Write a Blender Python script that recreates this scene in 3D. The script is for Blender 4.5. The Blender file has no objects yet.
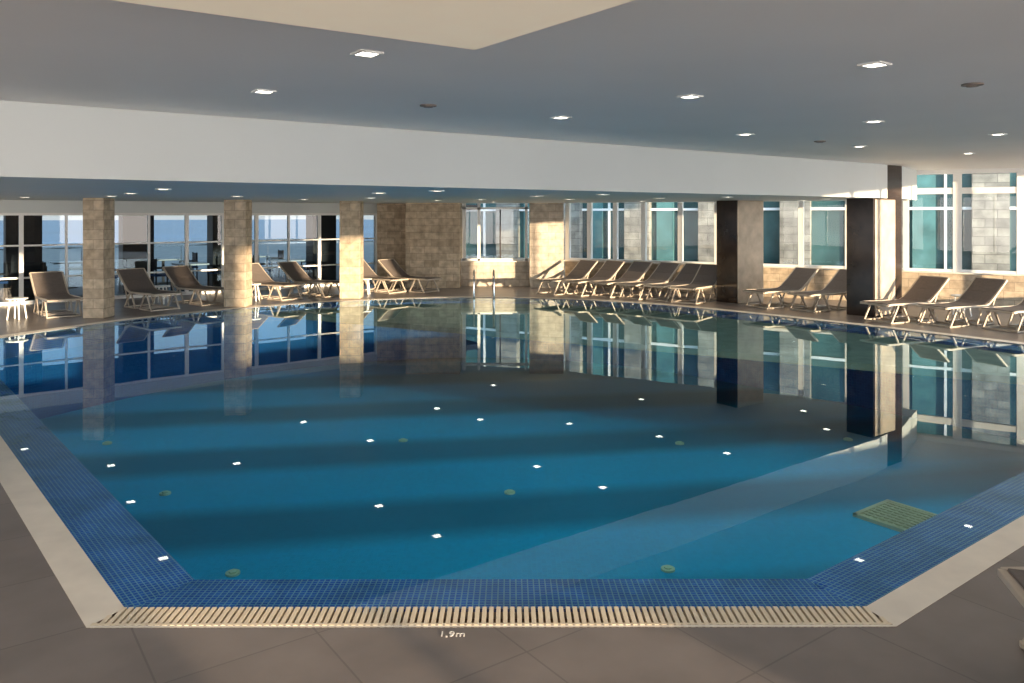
import bpy, math, random
from mathutils import Vector, Matrix
from mathutils.geometry import tessellate_polygon
random.seed(4)
sc = bpy.context.scene

# ---------------------------------------------------------------- materials
def new_mat(name):
    m = bpy.data.materials.new(name); m.use_nodes = True
    nt = m.node_tree; nt.nodes.clear()
    out = nt.nodes.new('ShaderNodeOutputMaterial')
    return m, nt, out
def L(nt, a, b): nt.links.new(a, b)
def pbr(name, col, rough=0.5, metal=0.0, noise=0.0, nscale=4.0, bump=0.0, bscale=60, spec=0.5, emis=None, es=0):
    m, nt, out = new_mat(name)
    p = nt.nodes.new('ShaderNodeBsdfPrincipled')
    p.inputs['Base Color'].default_value = (*col, 1)
    p.inputs['Roughness'].default_value = rough
    p.inputs['Metallic'].default_value = metal
    p.inputs['Specular IOR Level'].default_value = spec
    if emis:
        p.inputs['Emission Color'].default_value = (*emis, 1); p.inputs['Emission Strength'].default_value = es
    tc = nt.nodes.new('ShaderNodeTexCoord')
    if noise > 0:
        n = nt.nodes.new('ShaderNodeTexNoise'); n.inputs['Scale'].default_value = nscale; n.inputs['Detail'].default_value = 5
        L(nt, tc.outputs['Object'], n.inputs['Vector'])
        r = nt.nodes.new('ShaderNodeValToRGB')
        r.color_ramp.elements[0].position = .3; r.color_ramp.elements[1].position = .7
        r.color_ramp.elements[0].color = tuple(max(0, c*(1-noise)) for c in col)+(1,)
        r.color_ramp.elements[1].color = tuple(min(1, c*(1+noise)) for c in col)+(1,)
        L(nt, n.outputs['Fac'], r.inputs['Fac']); L(nt, r.outputs['Color'], p.inputs['Base Color'])
    if bump > 0:
        n2 = nt.nodes.new('ShaderNodeTexNoise'); n2.inputs['Scale'].default_value = bscale
        L(nt, tc.outputs['Object'], n2.inputs['Vector'])
        b = nt.nodes.new('ShaderNodeBump'); b.inputs['Strength'].default_value = bump; b.inputs['Distance'].default_value = .01
        L(nt, n2.outputs['Fac'], b.inputs['Height']); L(nt, b.outputs['Normal'], p.inputs['Normal'])
    L(nt, p.outputs['BSDF'], out.inputs['Surface'])
    return m
def tiled(name, c1, c2, mortar, bw, bh, msize, rough=0.4, offset=0.5, rot=0.0, bump=0.3, noise=.25, nscale=1.5, spec=.5, bias=0.0, bands=None):
    m, nt, out = new_mat(name)
    p = nt.nodes.new('ShaderNodeBsdfPrincipled'); p.inputs['Specular IOR Level'].default_value = spec
    uv = nt.nodes.new('ShaderNodeUVMap')
    mp = nt.nodes.new('ShaderNodeMapping'); mp.inputs['Rotation'].default_value = (0, 0, rot)
    L(nt, uv.outputs['UV'], mp.inputs['Vector'])
    b = nt.nodes.new('ShaderNodeTexBrick'); b.offset = offset; b.squash = 1
    b.inputs['Scale'].default_value = 1
    b.inputs['Brick Width'].default_value = bw; b.inputs['Row Height'].default_value = bh
    b.inputs['Mortar Size'].default_value = msize; b.inputs['Mortar Smooth'].default_value = .1
    b.inputs['Bias'].default_value = bias
    b.inputs['Color1'].default_value = (*c1, 1); b.inputs['Color2'].default_value = (*c2, 1); b.inputs['Mortar'].default_value = (*mortar, 1)
    L(nt, mp.outputs['Vector'], b.inputs['Vector'])
    n = nt.nodes.new('ShaderNodeTexNoise'); n.inputs['Scale'].default_value = nscale; n.inputs['Detail'].default_value = 6
    L(nt, mp.outputs['Vector'], n.inputs['Vector'])
    mr = nt.nodes.new('ShaderNodeMapRange'); mr.inputs['From Min'].default_value = .3; mr.inputs['From Max'].default_value = .7
    mr.inputs['To Min'].default_value = 1-noise; mr.inputs['To Max'].default_value = 1+noise
    L(nt, n.outputs['Fac'], mr.inputs['Value'])
    mx = nt.nodes.new('ShaderNodeVectorMath'); mx.operation = 'SCALE'
    L(nt, b.outputs['Color'], mx.inputs[0]); L(nt, mr.outputs['Result'], mx.inputs['Scale'])
    res = mx.outputs['Vector']
    if bands:   # soft dark bands painted into the floor colour, imitating underwater shade: (rotation, spacing, low multiplier)
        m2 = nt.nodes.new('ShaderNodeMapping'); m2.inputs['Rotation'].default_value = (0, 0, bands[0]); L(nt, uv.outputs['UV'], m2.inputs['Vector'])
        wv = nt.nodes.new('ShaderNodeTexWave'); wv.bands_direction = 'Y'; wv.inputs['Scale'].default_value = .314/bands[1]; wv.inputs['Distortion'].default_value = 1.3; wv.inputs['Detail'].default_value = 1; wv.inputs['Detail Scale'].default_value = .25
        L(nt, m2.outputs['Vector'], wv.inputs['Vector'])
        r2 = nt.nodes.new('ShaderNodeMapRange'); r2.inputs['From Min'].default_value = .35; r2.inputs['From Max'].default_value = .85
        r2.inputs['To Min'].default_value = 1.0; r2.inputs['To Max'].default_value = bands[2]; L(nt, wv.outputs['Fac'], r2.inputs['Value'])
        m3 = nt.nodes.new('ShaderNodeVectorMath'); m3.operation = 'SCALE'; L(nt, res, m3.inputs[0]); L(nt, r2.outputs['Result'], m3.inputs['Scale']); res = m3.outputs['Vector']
    L(nt, res, p.inputs['Base Color'])
    p.inputs['Roughness'].default_value = rough
    if bump:
        bp = nt.nodes.new('ShaderNodeBump'); bp.invert = True; bp.inputs['Strength'].default_value = bump; bp.inputs['Distance'].default_value = .005
        L(nt, b.outputs['Fac'], bp.inputs['Height']); L(nt, bp.outputs['Normal'], p.inputs['Normal'])
    L(nt, p.outputs['BSDF'], out.inputs['Surface'])
    return m
def schlick(nt, r0, normal=None):
    lw = nt.nodes.new('ShaderNodeLayerWeight'); lw.inputs['Blend'].default_value = .5
    if normal: L(nt, normal, lw.inputs['Normal'])
    pw = nt.nodes.new('ShaderNodeMath'); pw.operation = 'POWER'; pw.inputs[1].default_value = 5
    L(nt, lw.outputs['Facing'], pw.inputs[0])
    ma = nt.nodes.new('ShaderNodeMath'); ma.operation = 'MULTIPLY_ADD'; ma.inputs[1].default_value = 1-r0; ma.inputs[2].default_value = r0
    L(nt, pw.outputs[0], ma.inputs[0])
    return ma.outputs[0]
def sheet(name, tint, r0=.05, bump=None, gl=(1, 1, 1)):
    m, nt, out = new_mat(name)
    t = nt.nodes.new('ShaderNodeBsdfTransparent'); t.inputs['Color'].default_value = (*tint, 1)
    g = nt.nodes.new('ShaderNodeBsdfGlossy'); g.inputs['Roughness'].default_value = 0.0; g.inputs['Color'].default_value = (*gl, 1)
    mix = nt.nodes.new('ShaderNodeMixShader')
    nrm = None
    if bump:
        tc = nt.nodes.new('ShaderNodeTexCoord')
        n = nt.nodes.new('ShaderNodeTexNoise'); n.inputs['Scale'].default_value = bump[0]; n.inputs['Detail'].default_value = 2
        L(nt, tc.outputs['Object'], n.inputs['Vector'])
        b = nt.nodes.new('ShaderNodeBump'); b.inputs['Strength'].default_value = bump[1]; b.inputs['Distance'].default_value = .02
        L(nt, n.outputs['Fac'], b.inputs['Height']); nrm = b.outputs['Normal']; L(nt, nrm, g.inputs['Normal'])
    L(nt, schlick(nt, r0, nrm), mix.inputs['Fac'])
    L(nt, t.outputs[0], mix.inputs[1]); L(nt, g.outputs[0], mix.inputs[2])
    L(nt, mix.outputs[0], out.inputs['Surface'])
    return m

ANG = math.atan(.721)
M = {}
M['ceil'] = pbr('ceiling_paint', (.86, .83, .80), .6, noise=.03, nscale=.5)
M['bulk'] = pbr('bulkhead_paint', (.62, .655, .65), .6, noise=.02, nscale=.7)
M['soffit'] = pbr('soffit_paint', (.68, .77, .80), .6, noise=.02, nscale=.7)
M['beige'] = pbr('beige_paint_with_glow', (.99, .88, .70), .6, noise=.02, emis=(1, .84, .62), es=.12)  # panel paint with added emission, standing in for light falling on it
M['deck'] = tiled('deck_tile', (.185, .156, .142), (.20, .17, .155), (.135, .115, .105), .75, .75, .005, rough=.34, offset=0, rot=-ANG, bump=.12, noise=.18, nscale=2.0)
M['stone'] = tiled('travertine_blocks', (.56, .46, .335), (.40, .315, .22), (.30, .24, .18), .42, .2, .006, rough=.75, bump=.6, noise=.3, nscale=6)
M['stonel'] = tiled('travertine_light', (.50, .44, .36), (.40, .345, .28), (.32, .27, .22), .42, .2, .006, rough=.75, bump=.6, noise=.25, nscale=6)
M['extstone'] = tiled('facade_stone', (.30, .29, .25), (.19, .185, .165), (.14, .135, .12), .6, .25, .01, rough=.8, bump=.5, noise=.35, nscale=3)
M['marble'] = pbr('dark_marble', (.028, .018, .014), .12, noise=.5, nscale=3)
M['cream'] = pbr('cream_marble', (.44, .37, .295), .3, noise=.25, nscale=3)
M['mosaic'] = tiled('blue_mosaic', (.006, .045, .32), (.012, .085, .44), (.24, .30, .42), .034, .034, .004, rough=.25, offset=0, bump=.2, noise=.35, nscale=3)
bc = dict(rough=.6, offset=0, bump=0, noise=.12, nscale=.3, spec=.2)
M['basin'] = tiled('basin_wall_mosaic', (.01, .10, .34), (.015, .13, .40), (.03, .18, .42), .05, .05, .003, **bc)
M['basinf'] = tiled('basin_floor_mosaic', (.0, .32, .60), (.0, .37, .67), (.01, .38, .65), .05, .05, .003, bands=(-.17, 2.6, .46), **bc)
M['grate'] = pbr('grate_plastic', (.70, .60, .45), .5, noise=.06)
M['gutter'] = pbr('gutter', (.26, .15, .09), .7, noise=.1)
M['curb'] = pbr('cream_curb', (.72, .66, .57), .5, noise=.08)
M['white'] = pbr('white_frame', (.82, .82, .80), .4, noise=.02)
M['steel'] = pbr('stainless', (.7, .7, .7), .15, metal=1, noise=.03)
M['lframe'] = pbr('lounger_frame', (.47, .405, .33), .45, noise=.06)
M['sling'] = pbr('lounger_sling', (.135, .112, .10), .8, noise=.08, nscale=20, bump=.3, bscale=300)
M['dark'] = pbr('dark_timber', (.025, .015, .012), .5, noise=.3)
M['chair'] = pbr('dark_wicker', (.04, .03, .03), .6, noise=.3)
M['bluecush'] = pbr('blue_cushion', (.05, .12, .3), .8, noise=.2)
M['tealglass'] = pbr('facade_glass', (.035, .085, .088), .25, noise=.5, nscale=.8, spec=.4)
M['curtain'] = pbr('teal_curtain', (.07, .18, .185), .7, noise=.3, nscale=2)
M['pave'] = pbr('paving', (.25, .23, .2), .8, noise=.2)
M['lamp'] = pbr('lamp_lens', (1, 1, 1), .4, emis=(1, .90, .74), es=6, noise=.01)
M['vent'] = pbr('vent', (.20, .16, .14), .5, noise=.1)
M['ink'] = pbr('marking_ink', (.75, .72, .68), .6, noise=.05)
M['drain'] = pbr('drain_grille', (.66, .52, .33), .4, noise=.1)
M['inlet'] = pbr('inlet_plastic', (.60, .62, .42), .4, noise=.05)
M['water'] = sheet('pool_water_surface', (.66, .96, 1.0), .02, (.9, .035), gl=(.80, .94, 1.0))
M['glass'] = sheet('window_glass', (.92, .95, .94), .04)
M['glasst'] = sheet('tinted_window_glass', (.38, .48, .55), .04)
M['sea'] = pbr('sea_water', (.05, .16, .26), .25, noise=.3, nscale=.02, bump=.6, bscale=.8)

# ---------------------------------------------------------------- mesh builder
class MB:
    def __init__(s): s.v = []; s.f = []; s.m = []; s.mats = []; s.uv = {}
    def mi(s, k):
        if k not in s.mats: s.mats.append(k)
        return s.mats.index(k)
    def face(s, idx, k, uv=None):
        s.f.append(idx); s.m.append(s.mi(k))
        if uv: s.uv[len(s.f)-1] = uv
    def add(s, verts, faces, k):
        o = len(s.v); s.v += [Vector(v) for v in verts]
        for f in faces: s.face([i+o for i in f], k)
    def box(s, c, d, k, rz=0, mat=None):
        hx, hy, hz = d[0]/2, d[1]/2, d[2]/2
        R = mat if mat else Matrix.Rotation(rz, 3, 'Z')
        vs = [Vector(c)+R @ Vector((x, y, z)) for x in (-hx, hx) for y in (-hy, hy) for z in (-hz, hz)]
        s.add(vs, [(0, 1, 3, 2), (4, 6, 7, 5), (0, 4, 5, 1), (2, 3, 7, 6), (0, 2, 6, 4), (1, 5, 7, 3)], k)
    def bar(s, p, q, w, h, k, up=(0, 0, 1)):
        p = Vector(p); q = Vector(q); d = (q-p); ln = d.length; x = d.normalized()
        y = Vector(up).cross(x)
        if y.length < 1e-4: y = Vector((0, 1, 0))
        y.normalize(); z = x.cross(y)
        s.box((p+q)/2, (ln, w, h), k, mat=Matrix((x, y, z)).transposed())
    def tube(s, pts, r, k, n=8):
        pts = [Vector(p) for p in pts]; o = len(s.v)
        prev = None
        for i, p in enumerate(pts):
            t = (pts[min(i+1, len(pts)-1)]-pts[max(i-1, 0)]).normalized()
            a = prev if prev else (Vector((0, 0, 1)) if abs(t.z) < .9 else Vector((1, 0, 0)))
            x = (a - t*a.dot(t)).normalized(); prev = x; y = t.cross(x)
            for j in range(n):
                an = 2*math.pi*j/n; s.v.append(p+x*math.cos(an)*r+y*math.sin(an)*r)
        for i in range(len(pts)-1):
            for j in range(n):
                a = o+i*n+j; b = o+i*n+(j+1) % n
                s.face([a, b, b+n, a+n], k)
        s.face([o+j for j in range(n)][::-1], k); s.face([o+(len(pts)-1)*n+j for j in range(n)], k)
    def prism(s, poly, z0, z1, k, kside=None):
        if sum(a[0]*b[1]-b[0]*a[1] for a, b in zip(poly, poly[1:]+poly[:1])) < 0: poly = poly[::-1]
        n = len(poly); o = len(s.v)
        s.v += [Vector((x, y, z0)) for x, y in poly]+[Vector((x, y, z1)) for x, y in poly]
        for i in range(n):
            j = (i+1) % n; s.face([o+i, o+j, o+n+j, o+n+i], kside or k)
        s.face([o+n+i for i in range(n)], k); s.face([o+i for i in range(n)][::-1], k)
    def make(s, name, loc=(0, 0, 0), rz=0, smooth=False, bevel=0, parent=None):
        me = bpy.data.meshes.new(name); me.from_pydata([tuple(v) for v in s.v], [], s.f)
        for k in s.mats: me.materials.append(M[k])
        uvl = me.uv_layers.new(name='UVMap')
        for p in me.polygons:
            p.material_index = s.m[p.index]; p.use_smooth = smooth
            if p.index in s.uv:
                for li, u in zip(p.loop_indices, s.uv[p.index]): uvl.data[li].uv = u
                continue
            n = p.normal
            if abs(n.z) > .7:
                for li in p.loop_indices:
                    c = me.vertices[me.loops[li].vertex_index].co; uvl.data[li].uv = (c.x, c.y)
            else:
                t = Vector((-n.y, n.x, 0)).normalized()
                for li in p.loop_indices:
                    c = me.vertices[me.loops[li].vertex_index].co; uvl.data[li].uv = (c.dot(t), c.z)
        me.update()
        ob = bpy.data.objects.new(name, me); sc.collection.objects.link(ob)
        ob.location = loc; ob.rotation_euler = (0, 0, rz)
        if bevel:
            b = ob.modifiers.new('bevel', 'BEVEL'); b.width = bevel; b.segments = 2
        if parent: ob.parent = parent
        return ob
def inst(ob, loc, rz=0, name=None):
    o = bpy.data.objects.new(name or ob.name.split('.')[0], ob.data); sc.collection.objects.link(o)
    o.location = loc; o.rotation_euler = (0, 0, rz)
    for md in ob.modifiers:
        b = o.modifiers.new(md.name, md.type)
        if md.type == 'BEVEL': b.width = md.width; b.segments = md.segments
    return o

# ---------------------------------------------------------------- pool outline (metres)
near = [(-2.07, 4.17), (1.89, 4.18), (3.58, 5.46), (6.5, 7.67)]
far = [(9.3, 10.1), (9.35, 11.4), (8.3, 12.7), (6.64, 14.9), (4.24, 17.6), (2.7, 18.85), (1.2, 19.5), (-.95, 19.9), (-2.83, 19.6), (-5.06, 18.5), (-7.32, 16.2), (-8.7, 13.6), (-9.1, 12.35)]
def cat(P, n=5):
    Q = []
    for i in range(len(P)-1):
        p0 = Vector(P[max(i-1, 0)]); p1 = Vector(P[i]); p2 = Vector(P[i+1]); p3 = Vector(P[min(i+2, len(P)-1)])
        for j in range(n):
            t = j/n
            v = .5*((2*p1)+(p2-p0)*t+(2*p0-5*p1+4*p2-p3)*t*t+(3*p1-p0-3*p2+p3)*t**3)
            Q.append((v.x, v.y))
    Q.append(P[-1]); return Q
edge = near+cat(far)
def offset(P, d):   # CCW, positive d = outward
    R = []; n = len(P)
    for i in range(n):
        a = Vector(P[i-1]); b = Vector(P[i]); c = Vector(P[(i+1) % n])
        e1 = (b-a).normalized(); e2 = (c-b).normalized()
        n1 = Vector((e1.y, -e1.x)); n2 = Vector((e2.y, -e2.x))
        m = (n1+n2).normalized(); R.append(tuple(b+m*(d/max(.4, m.dot(n1)))))
    return R
GW = .185; CW = .02; LW = .43
outer = offset(edge, GW+CW); gout = offset(edge, GW); ledge = offset(edge, -LW); ledge2 = offset(edge, -LW-.04)

def ring(mb, A, za, B, zb, k, only=None):
    n = len(A); o = len(mb.v)
    mb.v += [Vector((*p, za)) for p in A]+[Vector((*p, zb)) for p in B]
    for i in range(n):
        if only is not None and i not in only: continue
        j = (i+1) % n
        w = math.hypot((Vector(A[i])-Vector(B[i])).length, za-zb)
        e = (Vector(A[j])-Vector(A[i])).normalized()
        ua = Vector(A[i]).dot(e); ub = Vector(B[i]).dot(e); uc = Vector(B[j]).dot(e); ud = Vector(A[j]).dot(e)
        mb.face([o+i, o+n+i, o+n+j, o+j], k, [(ua, 0), (ub, w), (uc, w), (ud, 0)])

def holed(mb, outerP, holeP, z, k):
    tris = tessellate_polygon([[Vector((*p, 0)) for p in outerP], [Vector((*p, 0)) for p in holeP]])
    o = len(mb.v); al = list(outerP)+list(holeP)
    mb.v += [Vector((*p, z)) for p in al]
    for t in tris:
        a, b, c = [Vector(al[i]) for i in t]
        if (b-a).cross(c-a) < 0: t = t[::-1]
        mb.face([o+i for i in t], k)
A0 = (1.55, 22.9); U = Vector((.8671, -.4981)); V = Vector((.4981, .8671))
def wl(t, off=0): p = Vector(A0)+U*t+V*off; return (p.x, p.y)
Lw0 = Vector((-4.1, 24.0)); LU = Vector((-.7885, -.615)); LN = Vector((-.615, .7885))
def ll(t, off=0): p = Lw0+LU*t+LN*off; return (p.x, p.y)
TEND = 12.7
b = MB(); holed(b, [( -15.6, -5.2), (wl(TEND)[0]+.2, -5.2), wl(TEND+.2, .3), wl(-.2, .5), (-4.1, 24.3), ll(14.6, .3)], outer, 0, 'deck')
ring(b, outer, 0, outer, -.15, 'curb')
b.make('floor')
POOL = bpy.data.objects.new('swimming_pool', None); sc.collection.objects.link(POOL)
# basin
b = MB()
WZ = -.012; FZ = -1.45
ring(b, edge, -.004, edge, -.025, 'mosaic')
ring(b, edge, -.025, ledge, -.05, 'mosaic')
ring(b, ledge, -.05, ledge2, -.30, 'mosaic')
ring(b, ledge2, -.30, ledge2, FZ, 'basin')
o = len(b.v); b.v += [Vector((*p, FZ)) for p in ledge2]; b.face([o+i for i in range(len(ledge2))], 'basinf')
b.make('pool_basin', parent=POOL)
# water
b = MB(); b.v = [Vector((*p, WZ)) for p in edge]; b.face(list(range(len(edge))), 'water')
b.make('pool_water', parent=POOL)
# overflow grate on the near side, cream stone coping on the others
b = MB(); rest = set(range(1, len(edge)))
ring(b, outer, .002, gout, .002, 'curb'); ring(b, gout, .002, gout, -.06, 'gutter')
ring(b, gout, -.06, edge, -.06, 'gutter'); ring(b, edge, -.06, edge, -.004, 'curb')
ring(b, gout, .002, edge, -.002, 'curb', rest)
a = Vector(edge[0]); c = Vector(edge[1]); ga = Vector(gout[0]); gc = Vector(gout[1])
d = c-a; ln = d.length; e = d.normalized(); nn = Vector((e.y, -e.x))
ta = (ga-a).dot(e); tc_ = (gc-a).dot(e)
PT = .037
k = math.floor(ta/PT)
while k*PT < tc_:
    t = k*PT; k += 1
    w0, w1 = 0.0, GW
    if t < 0: w0 = GW*(t/ta)
    if t > ln: w0 = GW*((t-ln)/(tc_-ln))
    if w1-w0 < .02: continue
    p = a+e*t+nn*w0; q = a+e*t+nn*w1
    b.bar((p.x, p.y, -.006), (q.x, q.y, -.006), .023, .02, 'grate')
r1 = offset(edge, GW-.018); ring(b, gout, .0045, r1, .0045, 'grate', {0})
b.make('overflow_grate', parent=POOL)
# floor drain grille + floor inlets under water
b = MB(); S = .36
for s in (-1, 1):
    b.box((s*S, 0, .02), (.05, 2*S+.05, .04), 'drain'); b.box((0, s*S, .02), (2*S+.05, .05, .04), 'drain')
for i in range(9): b.box((-S+.08*i+.04, 0, .02), (.03, 2*S, .025), 'drain')
for i in range(8): b.box((0, -S+.09*i+.045, .012), (2*S, .03, .02), 'drain')
b.make('pool_drain_grille', (4.55, 9.1, FZ), ANG, parent=POOL)
b = MB()
for x, y in ((-4.41, 9.92), (-.03, 9.96), (1.56, 7.8), (-2.76, 7.71), (-1.71, 12.25), (-6.28, 12.1), (2.6, 12.1), (5.3, 12.3)):
    b.tube([(x, y, FZ), (x, y, FZ+.02)], .07, 'inlet', 18); b.tube([(x, y, FZ+.02), (x, y, FZ+.035)], .04, 'inlet', 14)
b.make('pool_floor_inlets', parent=POOL)
# pool ladder
b = MB()
for s in (-.25, .25):
    pts = [(s, .55, 0), (s, .55, .35)]
    for i in range(7):
        an = math.pi*i/6; pts.append((s, .25+.3*math.cos(an), .42+.28*math.sin(an)))
    pts += [(s, -.05, .2), (s, -.10, -1.0)]
    b.tube(pts, .022, 'steel', 10)
    b.tube([(s, .55, 0), (s, .55, .012)], .05, 'steel', 14)
for z in (-.25, -.5, -.75): b.box((0, -.09, z), (.5, .09, .03), 'steel')
b.make('pool_ladder', (-.7, 19.5, 0), .05, smooth=True, parent=POOL)

# ---------------------------------------------------------------- room shell
CZ = 3.15; SZ = 2.45
BU = Vector((.811, .585)); BN = Vector((-.585, .811))
xr = wl(TEND)[0]
b = MB(); b.prism([(-15.8, -5.4), (xr+.4, -5.4), (xr+.4, wl(TEND)[1]+.2), wl(0, .6), (-4.1, 24.7), ll(14.9, .5)], CZ, CZ+.35, 'ceil')
b.make('ceiling')
b = MB()
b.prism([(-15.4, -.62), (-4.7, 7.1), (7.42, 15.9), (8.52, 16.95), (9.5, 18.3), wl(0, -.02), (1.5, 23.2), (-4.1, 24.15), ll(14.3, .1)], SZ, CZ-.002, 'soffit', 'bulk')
b.make('ceiling_bulkhead')
cn = Vector((-.19, 4.015)); d1 = Vector((-.833, -.553)); d2 = Vector((.59, -.81))
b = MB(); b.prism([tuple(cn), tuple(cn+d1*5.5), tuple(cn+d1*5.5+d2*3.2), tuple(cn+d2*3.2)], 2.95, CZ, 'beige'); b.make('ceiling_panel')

def pane(mb, p, q, z0, z1, k='glass'):
    o = len(mb.v); mb.v += [Vector((*p, z0)), Vector((*q, z0)), Vector((*q, z1)), Vector((*p, z1))]
    mb.face([o, o+1, o+2, o+3], k)
def angof(d): return math.atan2(d[1], d[0])
# right (window) wall
b = MB()
c = wl(TEND/2, .12); b.box((*c, .375), (TEND, .24, .75), 'stone', angof(U))
c = wl(TEND/2, .10); b.box((*c, .765), (TEND+.05, .34, .03), 'curb', angof(U))
c = wl(TEND/2, .12); b.box((*c, CZ-.05), (TEND, .2, .1), 'white', angof(U))
b.make('wall_east')
b = MB()
for t in (.0, .7, 1.5, 2.35, 3.4, 4.4, 5.5, 6.53, 7.62, 8.9, 9.96, 11.2, 12.5):
    w = .18 if t > 9 else .12
    c = wl(t+.05, .12); b.box((*c, (.78+3.1)/2), (w, .14, 3.1-.78), 'white', angof(U))
c = wl(TEND/2, .12)
b.box((*c, .81), (TEND, .12, .06), 'white', angof(U))
c = wl(10.85, .12); b.box((*c, 2.66), (3.8, .12, .14), 'white', angof(U))
pane(b, wl(0, .13), wl(TEND, .13), .78, 3.1)
b.make('window_1')
# pier + low wall + block in the centre
b = MB(); b.box((1.0, 22.85, 1.22), (.98, .7, 2.46), 'stonel'); b.make('wall_pier')
b = MB(); b.box((-.5, 23.1, .36), (2.05, .22, .72), 'stonel'); b.box((-.5, 23.08, .735), (2.05, .3, .03), 'curb'); b.make('wall_north')
b = MB()
for x in (-1.42, -.98, .42): b.box((x, 23.12, 1.6), (.08 if x > -1.3 else .1, .1, 1.7), 'white')
for z in (.78, 2.3): b.box((-.5, 23.12, z), (2.0, .1, .06), 'white')
b.box((-.35, 23.12, 1.55), (.04, .06, 1.5), 'dark')
pane(b, (-1.5, 23.13), (.5, 23.13), .75, 2.4)
b.make('window_2')
b = MB(); b.box((-2.28, 23.2, 1.22), (1.55, 1.6, 2.46), 'stone'); b.make('wall_block')
b = MB(); b.box((-3.55, 23.85, 1.22), (1.1, .3, 2.46), 'stone'); b.make('wall_return')
# left window wall
LT = 14.45
b = MB()
c = ll(LT/2, .1); b.box((*c, 2.3), (LT, .2, .3), 'bulk', angof(LU))
b.box((*c, .04), (LT, .16, .08), 'white', angof(LU))
b.make('wall_west')
b = MB()
t = .05; i = 0
while t < LT:
    c = ll(t, .1); b.box((*c, 1.12), (.09 if i % 2 == 0 else .05, .1, 2.1), 'white', angof(LU)); t += .93; i += 1
c = ll(LT/2, .1)
for z, h in ((.62, .04), (1.38, .04), (2.12, .06)): b.box((*c, z), (LT, .08, h), 'white', angof(LU))
pane(b, ll(0, .1), ll(LT, .1), .08, 2.15, 'glasst')
b.make('window_3')
# side wall (X = xr) and rear wall, with window openings
b = MB()
y1 = wl(TEND)[1]
b.box((xr+.12, (y1-5)/2, .2), (.24, y1+5, .4), 'stone'); b.box((xr+.12, (y1-5)/2, CZ-.02), (.24, y1+5, .04), 'bulk')
for yy, w in ((y1-.2, .4), (5.0, 3.4), (-1.2, 1.0), (-4.7, .6)): b.box((xr+.12, yy, CZ/2), (.24, w, CZ), 'stone')
for yy in (8.4, 10.1, 11.8, 13.5, 15.2): b.box((xr+.12, yy, CZ/2), (.1, .08, CZ), 'white')
b.make('wall_south_east')
b = MB()
W = xr+15.5
b.box((-15.5+W/2, -5.12, CZ-.06), (W, .24, .12), 'bulk'); b.box((-15.5+W/2, -5.12, .1), (W, .24, .2), 'stone')
for xx, w in ((10.6, 3.8), (5.5, .8), (.5, .8), (-4.5, .8), (-9.5, .8), (-15.2, .8)): b.box((xx, -5.12, CZ/2), (w, .24, CZ), 'stone')
for xx in (-13, -11.2, -7.8, -6.2, -2.8, -1.2, 2.2, 3.8, 7.2): b.box((xx, -5.12, CZ/2), (.08, .1, CZ), 'white')
b.make('wall_south')
b = MB()
yl = ll(14.45)[1]
b.box((-15.62, (yl-5)/2, CZ-.06), (.24, yl+5, .12), 'bulk'); b.box((-15.62, (yl-5)/2, .1), (.24, yl+5, .2), 'stone')
for yy, w in ((yl-.3, .8), (9, .8), (3, .8), (-3, .8)): b.box((-15.62, yy, CZ/2), (.24, w, CZ), 'stone')
for yy in (11, 7, 5, 1, -1): b.box((-15.62, yy, CZ/2), (.1, .08, CZ), 'white')
b.make('wall_south_west')

# stone columns (west)
for x, y, w_ in ((-8.5, 16.05, .43), (-6.32, 18.0, .5), (-4.06, 19.75, .52)):
    b = MB(); b.box((0, 0, SZ/2), (w_, .44, SZ-.004), 'stone'); b.make('stone_column', (x, y, 0), 0, bevel=.01)
# dark marble columns
def dcol(x, y, wb, wc, H, kind):
    b = MB()
    c = Vector((x, y))+BU*wb/2+BN*wc/2
    b.box((0, 0, H/2), (wb, wc, H-.004), 'marble')
    if kind == 0: b.box((0, -wc/2-.008, H/2), (wb*.985, .02, H-.01), 'cream')
    else: b.box((-wb*.12, -wc/2-.008, 1.22), (wb*.7, .02, 2.40), 'cream')
    return b.make('marble_column', (c.x, c.y, 0), angof(BU), bevel=.008)
dcol(5.33, 18.45, .98, .62, SZ, 0)
dcol(7.42, 16.0, 1.12, .60, CZ, 1)

# ---------------------------------------------------------------- lights in ceilings
b = MB(); s = .058
b.box((0, 0, -.004), (2*s, 2*s, .006), 'lamp')
for q in (-1, 1):
    b.box((q*(s+.012), 0, -.006), (.024, 2*s+.048, .012), 'white'); b.box((0, q*(s+.012), -.006), (2*s, .024, .012), 'white')
hi = [(-.94, 5.05), (-2.10, 6.6), (2.52, 5.42), (1.57, 6.88), (.525, 8.35), (4.04, 8.71), (3.02, 10.1), (6.29, 10.1), (7.72, 13.2), (5.3, 11.9), (9.2, 11.0), (10.2, 13.6), (4.9, 4.8), (7.5, 7.2), (-3.3, 3.2)]
lo = [(-4.64, 10.38), (-1.07, 11.09), (-2.09, 12.24), (1.52, 13.05), (-5.05, 14.31), (.45, 14.14), (4.11, 14.91), (3.03, 16.06), (6.7, 16.6), (1.25, 17.06), (-2.87, 15.77), (-.71, 17.4), (-1.77, 18.4), (-6.06, 12.4), (-8.3, 12.2), (-7.3, 14.2), (-4.6, 17.2), (-9.5, 15.2), (3.2, 19.3), (-.5, 20.9), (6.8, 18.2)]
D = b.make('recessed_downlight', (*hi[0], CZ), ANG)
def spot(x, y, z, e):
    l = bpy.data.lights.new('downlight_beam', 'SPOT'); l.energy = e; l.color = (1, .88, .74); l.spot_size = math.radians(125); l.spot_blend = .8; l.shadow_soft_size = .06
    o = bpy.data.objects.new('downlight_beam', l); sc.collection.objects.link(o); o.location = (x, y, z-.03)
for i, (x, y) in enumerate(hi):
    if i: inst(D, (x, y, CZ), ANG)
    spot(x, y, CZ, 26)
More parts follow.
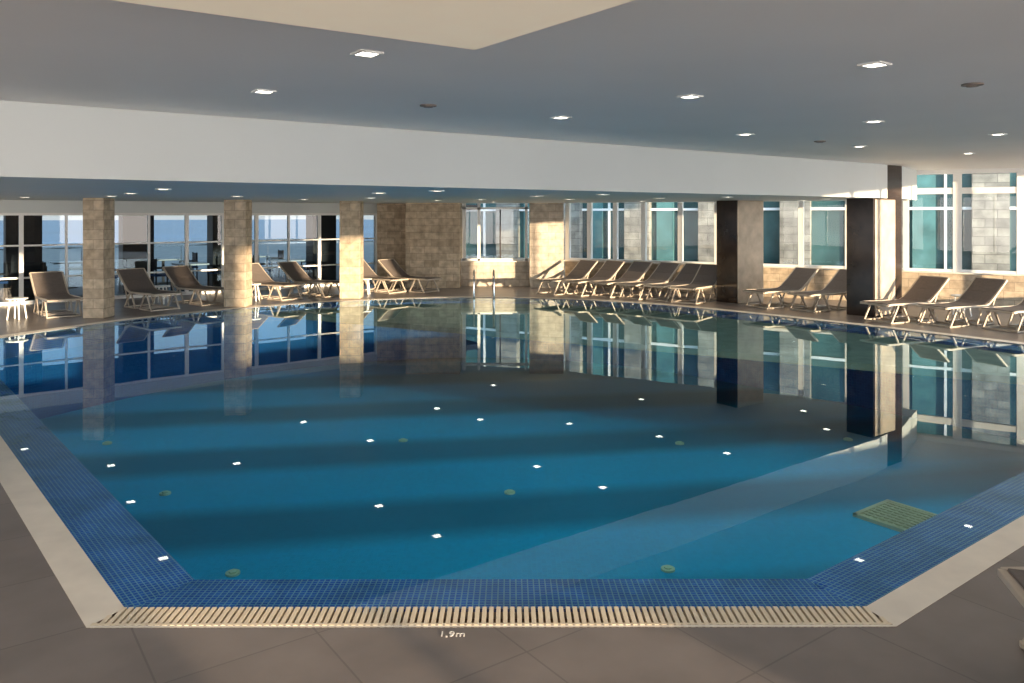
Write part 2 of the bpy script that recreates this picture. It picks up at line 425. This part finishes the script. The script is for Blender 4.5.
for (x, y) in lo:
    inst(D, (x, y, SZ), ANG); spot(x, y, SZ, 20)
b = MB(); b.tube([(0, 0, 0), (0, 0, -.012)], .08, 'vent', 20); b.tube([(0, 0, -.012), (0, 0, -.022)], .045, 'vent', 20)
Vn = b.make('ceiling_vent', (-.80, 7.45, CZ))
for x, y in ((3.69, 6.25), (4.37, 11.07)): inst(Vn, (x, y, CZ))

# ---------------------------------------------------------------- loungers
def lounger():
    b = MB(); W = .31
    prof = [(0, .36), (.12, .375), (.6, .365), (1.12, .36)]
    back = [(1.12, .36), (1.24, .40), (1.48, .58), (1.78, .83)]
    for s in (-1, 1):
        y = s*W
        for P in (prof, back):
            for p, q in zip(P, P[1:]): b.bar((p[0], y, p[1]), (q[0]+.004, y, q[1]), .036, .04, 'lframe')
        for x0, x1 in ((.30, .10), (.42, .62), (1.05, .86), (1.12, 1.36)):
            b.bar((x0, y, .345), (x1, y, .012), .032, .036, 'lframe')
        b.bar((.08, y, .018), (.64, y, .018), .032, .03, 'lframe'); b.bar((.84, y, .018), (1.38, y, .018), .032, .03, 'lframe')
        b.bar((1.52, y*.9, .60), (1.24, y*.9, .06), .025, .03, 'lframe')
    for x, z in ((.0, .36), (1.14, .35), (1.78, .83)): b.bar((x, -W, z), (x, W, z), .04, .036, 'lframe')
    for x in (.1, .6, .88, 1.34): b.bar((x, -W, .02), (x, W, .02), .03, .03, 'lframe')
    sl = [(.02, .375), (.3, .365), (.6, .355), (.9, .355), (1.12, .37), (1.24, .415), (1.48, .585), (1.76, .82)]
    for p, q in zip(sl, sl[1:]): b.bar((p[0], 0, p[1]+.01), (q[0]+.003, 0, q[1]+.01), .585, .014, 'sling')
    return b
rd = angof(BU)
LB = lounger().make('sun_lounger', (.80, 20.45, 0), rd+.1, bevel=.006)
for x, y, r in ((1.50, 20.2, rd+.1), (2.2, 19.85, rd+.1), (2.85, 19.4, rd+.1), (3.45, 18.95, rd+.12), (4.0, 18.4, rd+.28),
                (5.45, 17.6, rd-.1), (6.25, 17.0, rd-.1), (7.05, 15.2, .45), (7.9, 14.7, .45), (8.75, 14.1, .45), (9.6, 13.4, .45)):
    inst(LB, (x, y, 0), r)
for x, y, r in ((-9.1, 15.9, 2.3), (-7.55, 17.1, 2.45), (-6.85, 18.1, 2.5), (-5.35, 19.2, 2.55), (-4.5, 19.95, 2.6), (-3.0, 20.9, 2.5), (-2.1, 21.1, 2.55), (-10.6, 14.6, 2.3)):
    inst(LB, (x, y, 0), r)
inst(LB, (2.31, 3.5, 0), math.radians(-14))
# side tables
b = MB()
b.tube([(0, 0, .40), (0, 0, .425)], .2, 'white', 24)
for i in range(4):
    a = math.pi/4+i*math.pi/2; b.bar((.12*math.cos(a), .12*math.sin(a), .4), (.17*math.cos(a), .17*math.sin(a), 0), .025, .025, 'white')
T = b.make('side_table', (-10.0, 15.75, 0))
for x, y in ((-8.3, 18.45), (-6.35, 19.1), (-3.9, 20.6), (9.4, 16.3)): inst(T, (x, y, 0))

# ---------------------------------------------------------------- depth marking
cu = bpy.data.curves.new('depth_marking', 'FONT'); cu.body = '1,9m'; cu.size = .068; cu.extrude = .0008; cu.align_x = 'CENTER'
cu.materials.append(M['ink'])
o = bpy.data.objects.new('depth_marking', cu); sc.collection.objects.link(o); o.location = (-.30, 3.885, .0015)

# ---------------------------------------------------------------- exterior
b = MB(); b.box((0, 0, -.15), (90, 40, .1), 'pave', 0); b.make('ground_outside', (8, 33, 0), angof(U))
b = MB(); r = angof(U); off = 5.0
def fb(t, w, z0, z1, k, dd=.4, o2=0):
    c = wl(t, off+o2); b.box((*c, (z0+z1)/2), (w, dd, z1-z0), k, r)
fb(6, 34, -.1, .5, 'extstone'); fb(6, 34, 4.3, 6.5, 'extstone')
t = -10.0
while t < 22:
    fb(t, .9, .5, 4.3, 'extstone'); fb(t+1.5, 2.3, .5, 4.3, 'tealglass', .1, .1)
    fb(t+1.5, .07, .5, 4.3, 'white', .14, .05); fb(t+1.5, 2.3, 2.25, 2.33, 'white', .14, .05)
    if int(t) % 2 == 0: fb(t+.95, .6, .5, 4.3, 'curtain', .05, .02)
    t += 2.6
b.make('neighbouring_facade')
# terrace
b = MB(); c = ll(6, 4.4); b.box((0, 0, -.06), (24, 8.2, .1), 'dark'); b.make('terrace_floor', (c[0], c[1], 0), angof(LU))
b = MB(); b.box((0, 0, 0), (24, 4.6, .2), 'dark'); c = ll(8, 2.5); b.make('terrace_canopy', (c[0], c[1], 2.35), angof(LU))
for t in (.9, 4.0, 6.4, 9.1, 12.0):
    c = ll(t, 2.2); b = MB(); b.box((0, 0, 1.12), (.8, .55, 2.24), 'dark'); b.make('terrace_post', (c[0], c[1], 0), angof(LU), bevel=.01)
b = MB()
for i in range(16): b.bar((-12+1.6*i, 0, 0), (-12+1.6*i, 0, 1.0), .03, .03, 'steel')
b.bar((-12, 0, 1.0), (12, 0, 1.0), .05, .04, 'steel')
c = ll(6, 8.2); b.make('terrace_railing', (c[0], c[1], 0), angof(LU))
b = MB()
for x in (-.21, .21):
    for y in (-.2, .2): b.bar((x, y, 0), (x*.95, y*.95, .45 if y < 0 else .92), .03, .03, 'chair')
b.box((0, 0, .46), (.46, .46, .05), 'bluecush')
b.box((0, .2, .75), (.44, .03, .3), 'chair')
for x in (-.22, .22): b.bar((x, -.2, .65), (x, .2, .65), .035, .03, 'chair'); b.bar((x, -.2, .45), (x, -.2, .65), .03, .03, 'chair')
CH = None; TB = None
for t in (2.4, 5.2, 7.8, 10.5, 13.2):
    for off_, j in ((1.3, 0), (4.2, 1)):
        cx, cy = ll(t, off_)
        if TB is None:
            b2 = MB(); b2.box((0, 0, .73), (.8, .8, .04), 'white'); b2.bar((0, 0, .02), (0, 0, .72), .07, .07, 'chair'); b2.box((0, 0, .015), (.45, .45, .03), 'chair')
            TB = b2.make('dining_table', (cx, cy, 0), angof(LU), bevel=.005)
            CH = b.make('dining_chair', (cx+LU.x*.75, cy+LU.y*.75, 0), angof(LU)-math.pi/2)
            inst(CH, (cx-LU.x*.75, cy-LU.y*.75, 0), angof(LU)+math.pi/2)
        else:
            inst(TB, (cx, cy, 0), angof(LU))
            inst(CH, (cx+LU.x*.75, cy+LU.y*.75, 0), angof(LU)-math.pi/2); inst(CH, (cx-LU.x*.75, cy-LU.y*.75, 0), angof(LU)+math.pi/2)
b = MB(); b.box((0, 0, -4), (900, 900, .1), 'sea'); b.make('sea', (-330, 480, 0), angof(LU))

# ---------------------------------------------------------------- world + sun
sun_az = Vector((.65, -.76, 0)).normalized()
w = bpy.data.worlds.new('sky'); sc.world = w; w.use_nodes = True; nt = w.node_tree; nt.nodes.clear()
ow = nt.nodes.new('ShaderNodeOutputWorld'); bg = nt.nodes.new('ShaderNodeBackground')
tc = nt.nodes.new('ShaderNodeTexCoord'); sx = nt.nodes.new('ShaderNodeSeparateXYZ'); rp = nt.nodes.new('ShaderNodeValToRGB')
L(nt, tc.outputs['Generated'], sx.inputs[0]); L(nt, sx.outputs['Z'], rp.inputs['Fac'])
e = rp.color_ramp.elements; e[0].position = 0; e[0].color = (.93, .84, .77, 1); e[1].position = .6; e[1].color = (.30, .45, .62, 1)
m_ = e.new(.12); m_.color = (.66, .77, .86, 1)
# sunset side of the sky is much brighter
dt = nt.nodes.new('ShaderNodeVectorMath'); dt.operation = 'DOT_PRODUCT'; dt.inputs[1].default_value = sun_az
L(nt, tc.outputs['Generated'], dt.inputs[0])
mr = nt.nodes.new('ShaderNodeMapRange'); mr.inputs['From Min'].default_value = -.1; mr.inputs['From Max'].default_value = 1
mr.inputs['To Min'].default_value = 1.0; mr.inputs['To Max'].default_value = 5.6; L(nt, dt.outputs['Value'], mr.inputs['Value'])
L(nt, rp.outputs['Color'], bg.inputs['Color']); L(nt, mr.outputs['Result'], bg.inputs['Strength'])
L(nt, bg.outputs[0], ow.inputs['Surface'])
sl = bpy.data.lights.new('sun', 'SUN'); sl.energy = 8; sl.color = (1, .76, .50); sl.angle = math.radians(.7)
so = bpy.data.objects.new('sun', sl); sc.collection.objects.link(so)
dr = Vector((-.65, .76, -math.tan(math.radians(3.6)))).normalized()
so.rotation_euler = dr.to_track_quat('-Z', 'Y').to_euler()

# ---------------------------------------------------------------- camera
cd = bpy.data.cameras.new('camera'); cd.sensor_width = 36; cd.lens = 780/1024*36; cd.shift_y = -126.5/1024
cd.clip_end = 2000
co = bpy.data.objects.new('camera', cd); sc.collection.objects.link(co); co.location = (0, 0, 2.1); co.rotation_euler = (math.radians(90), 0, 0)
sc.camera = co
sc.view_settings.view_transform = 'Standard'; sc.view_settings.exposure = 0.78
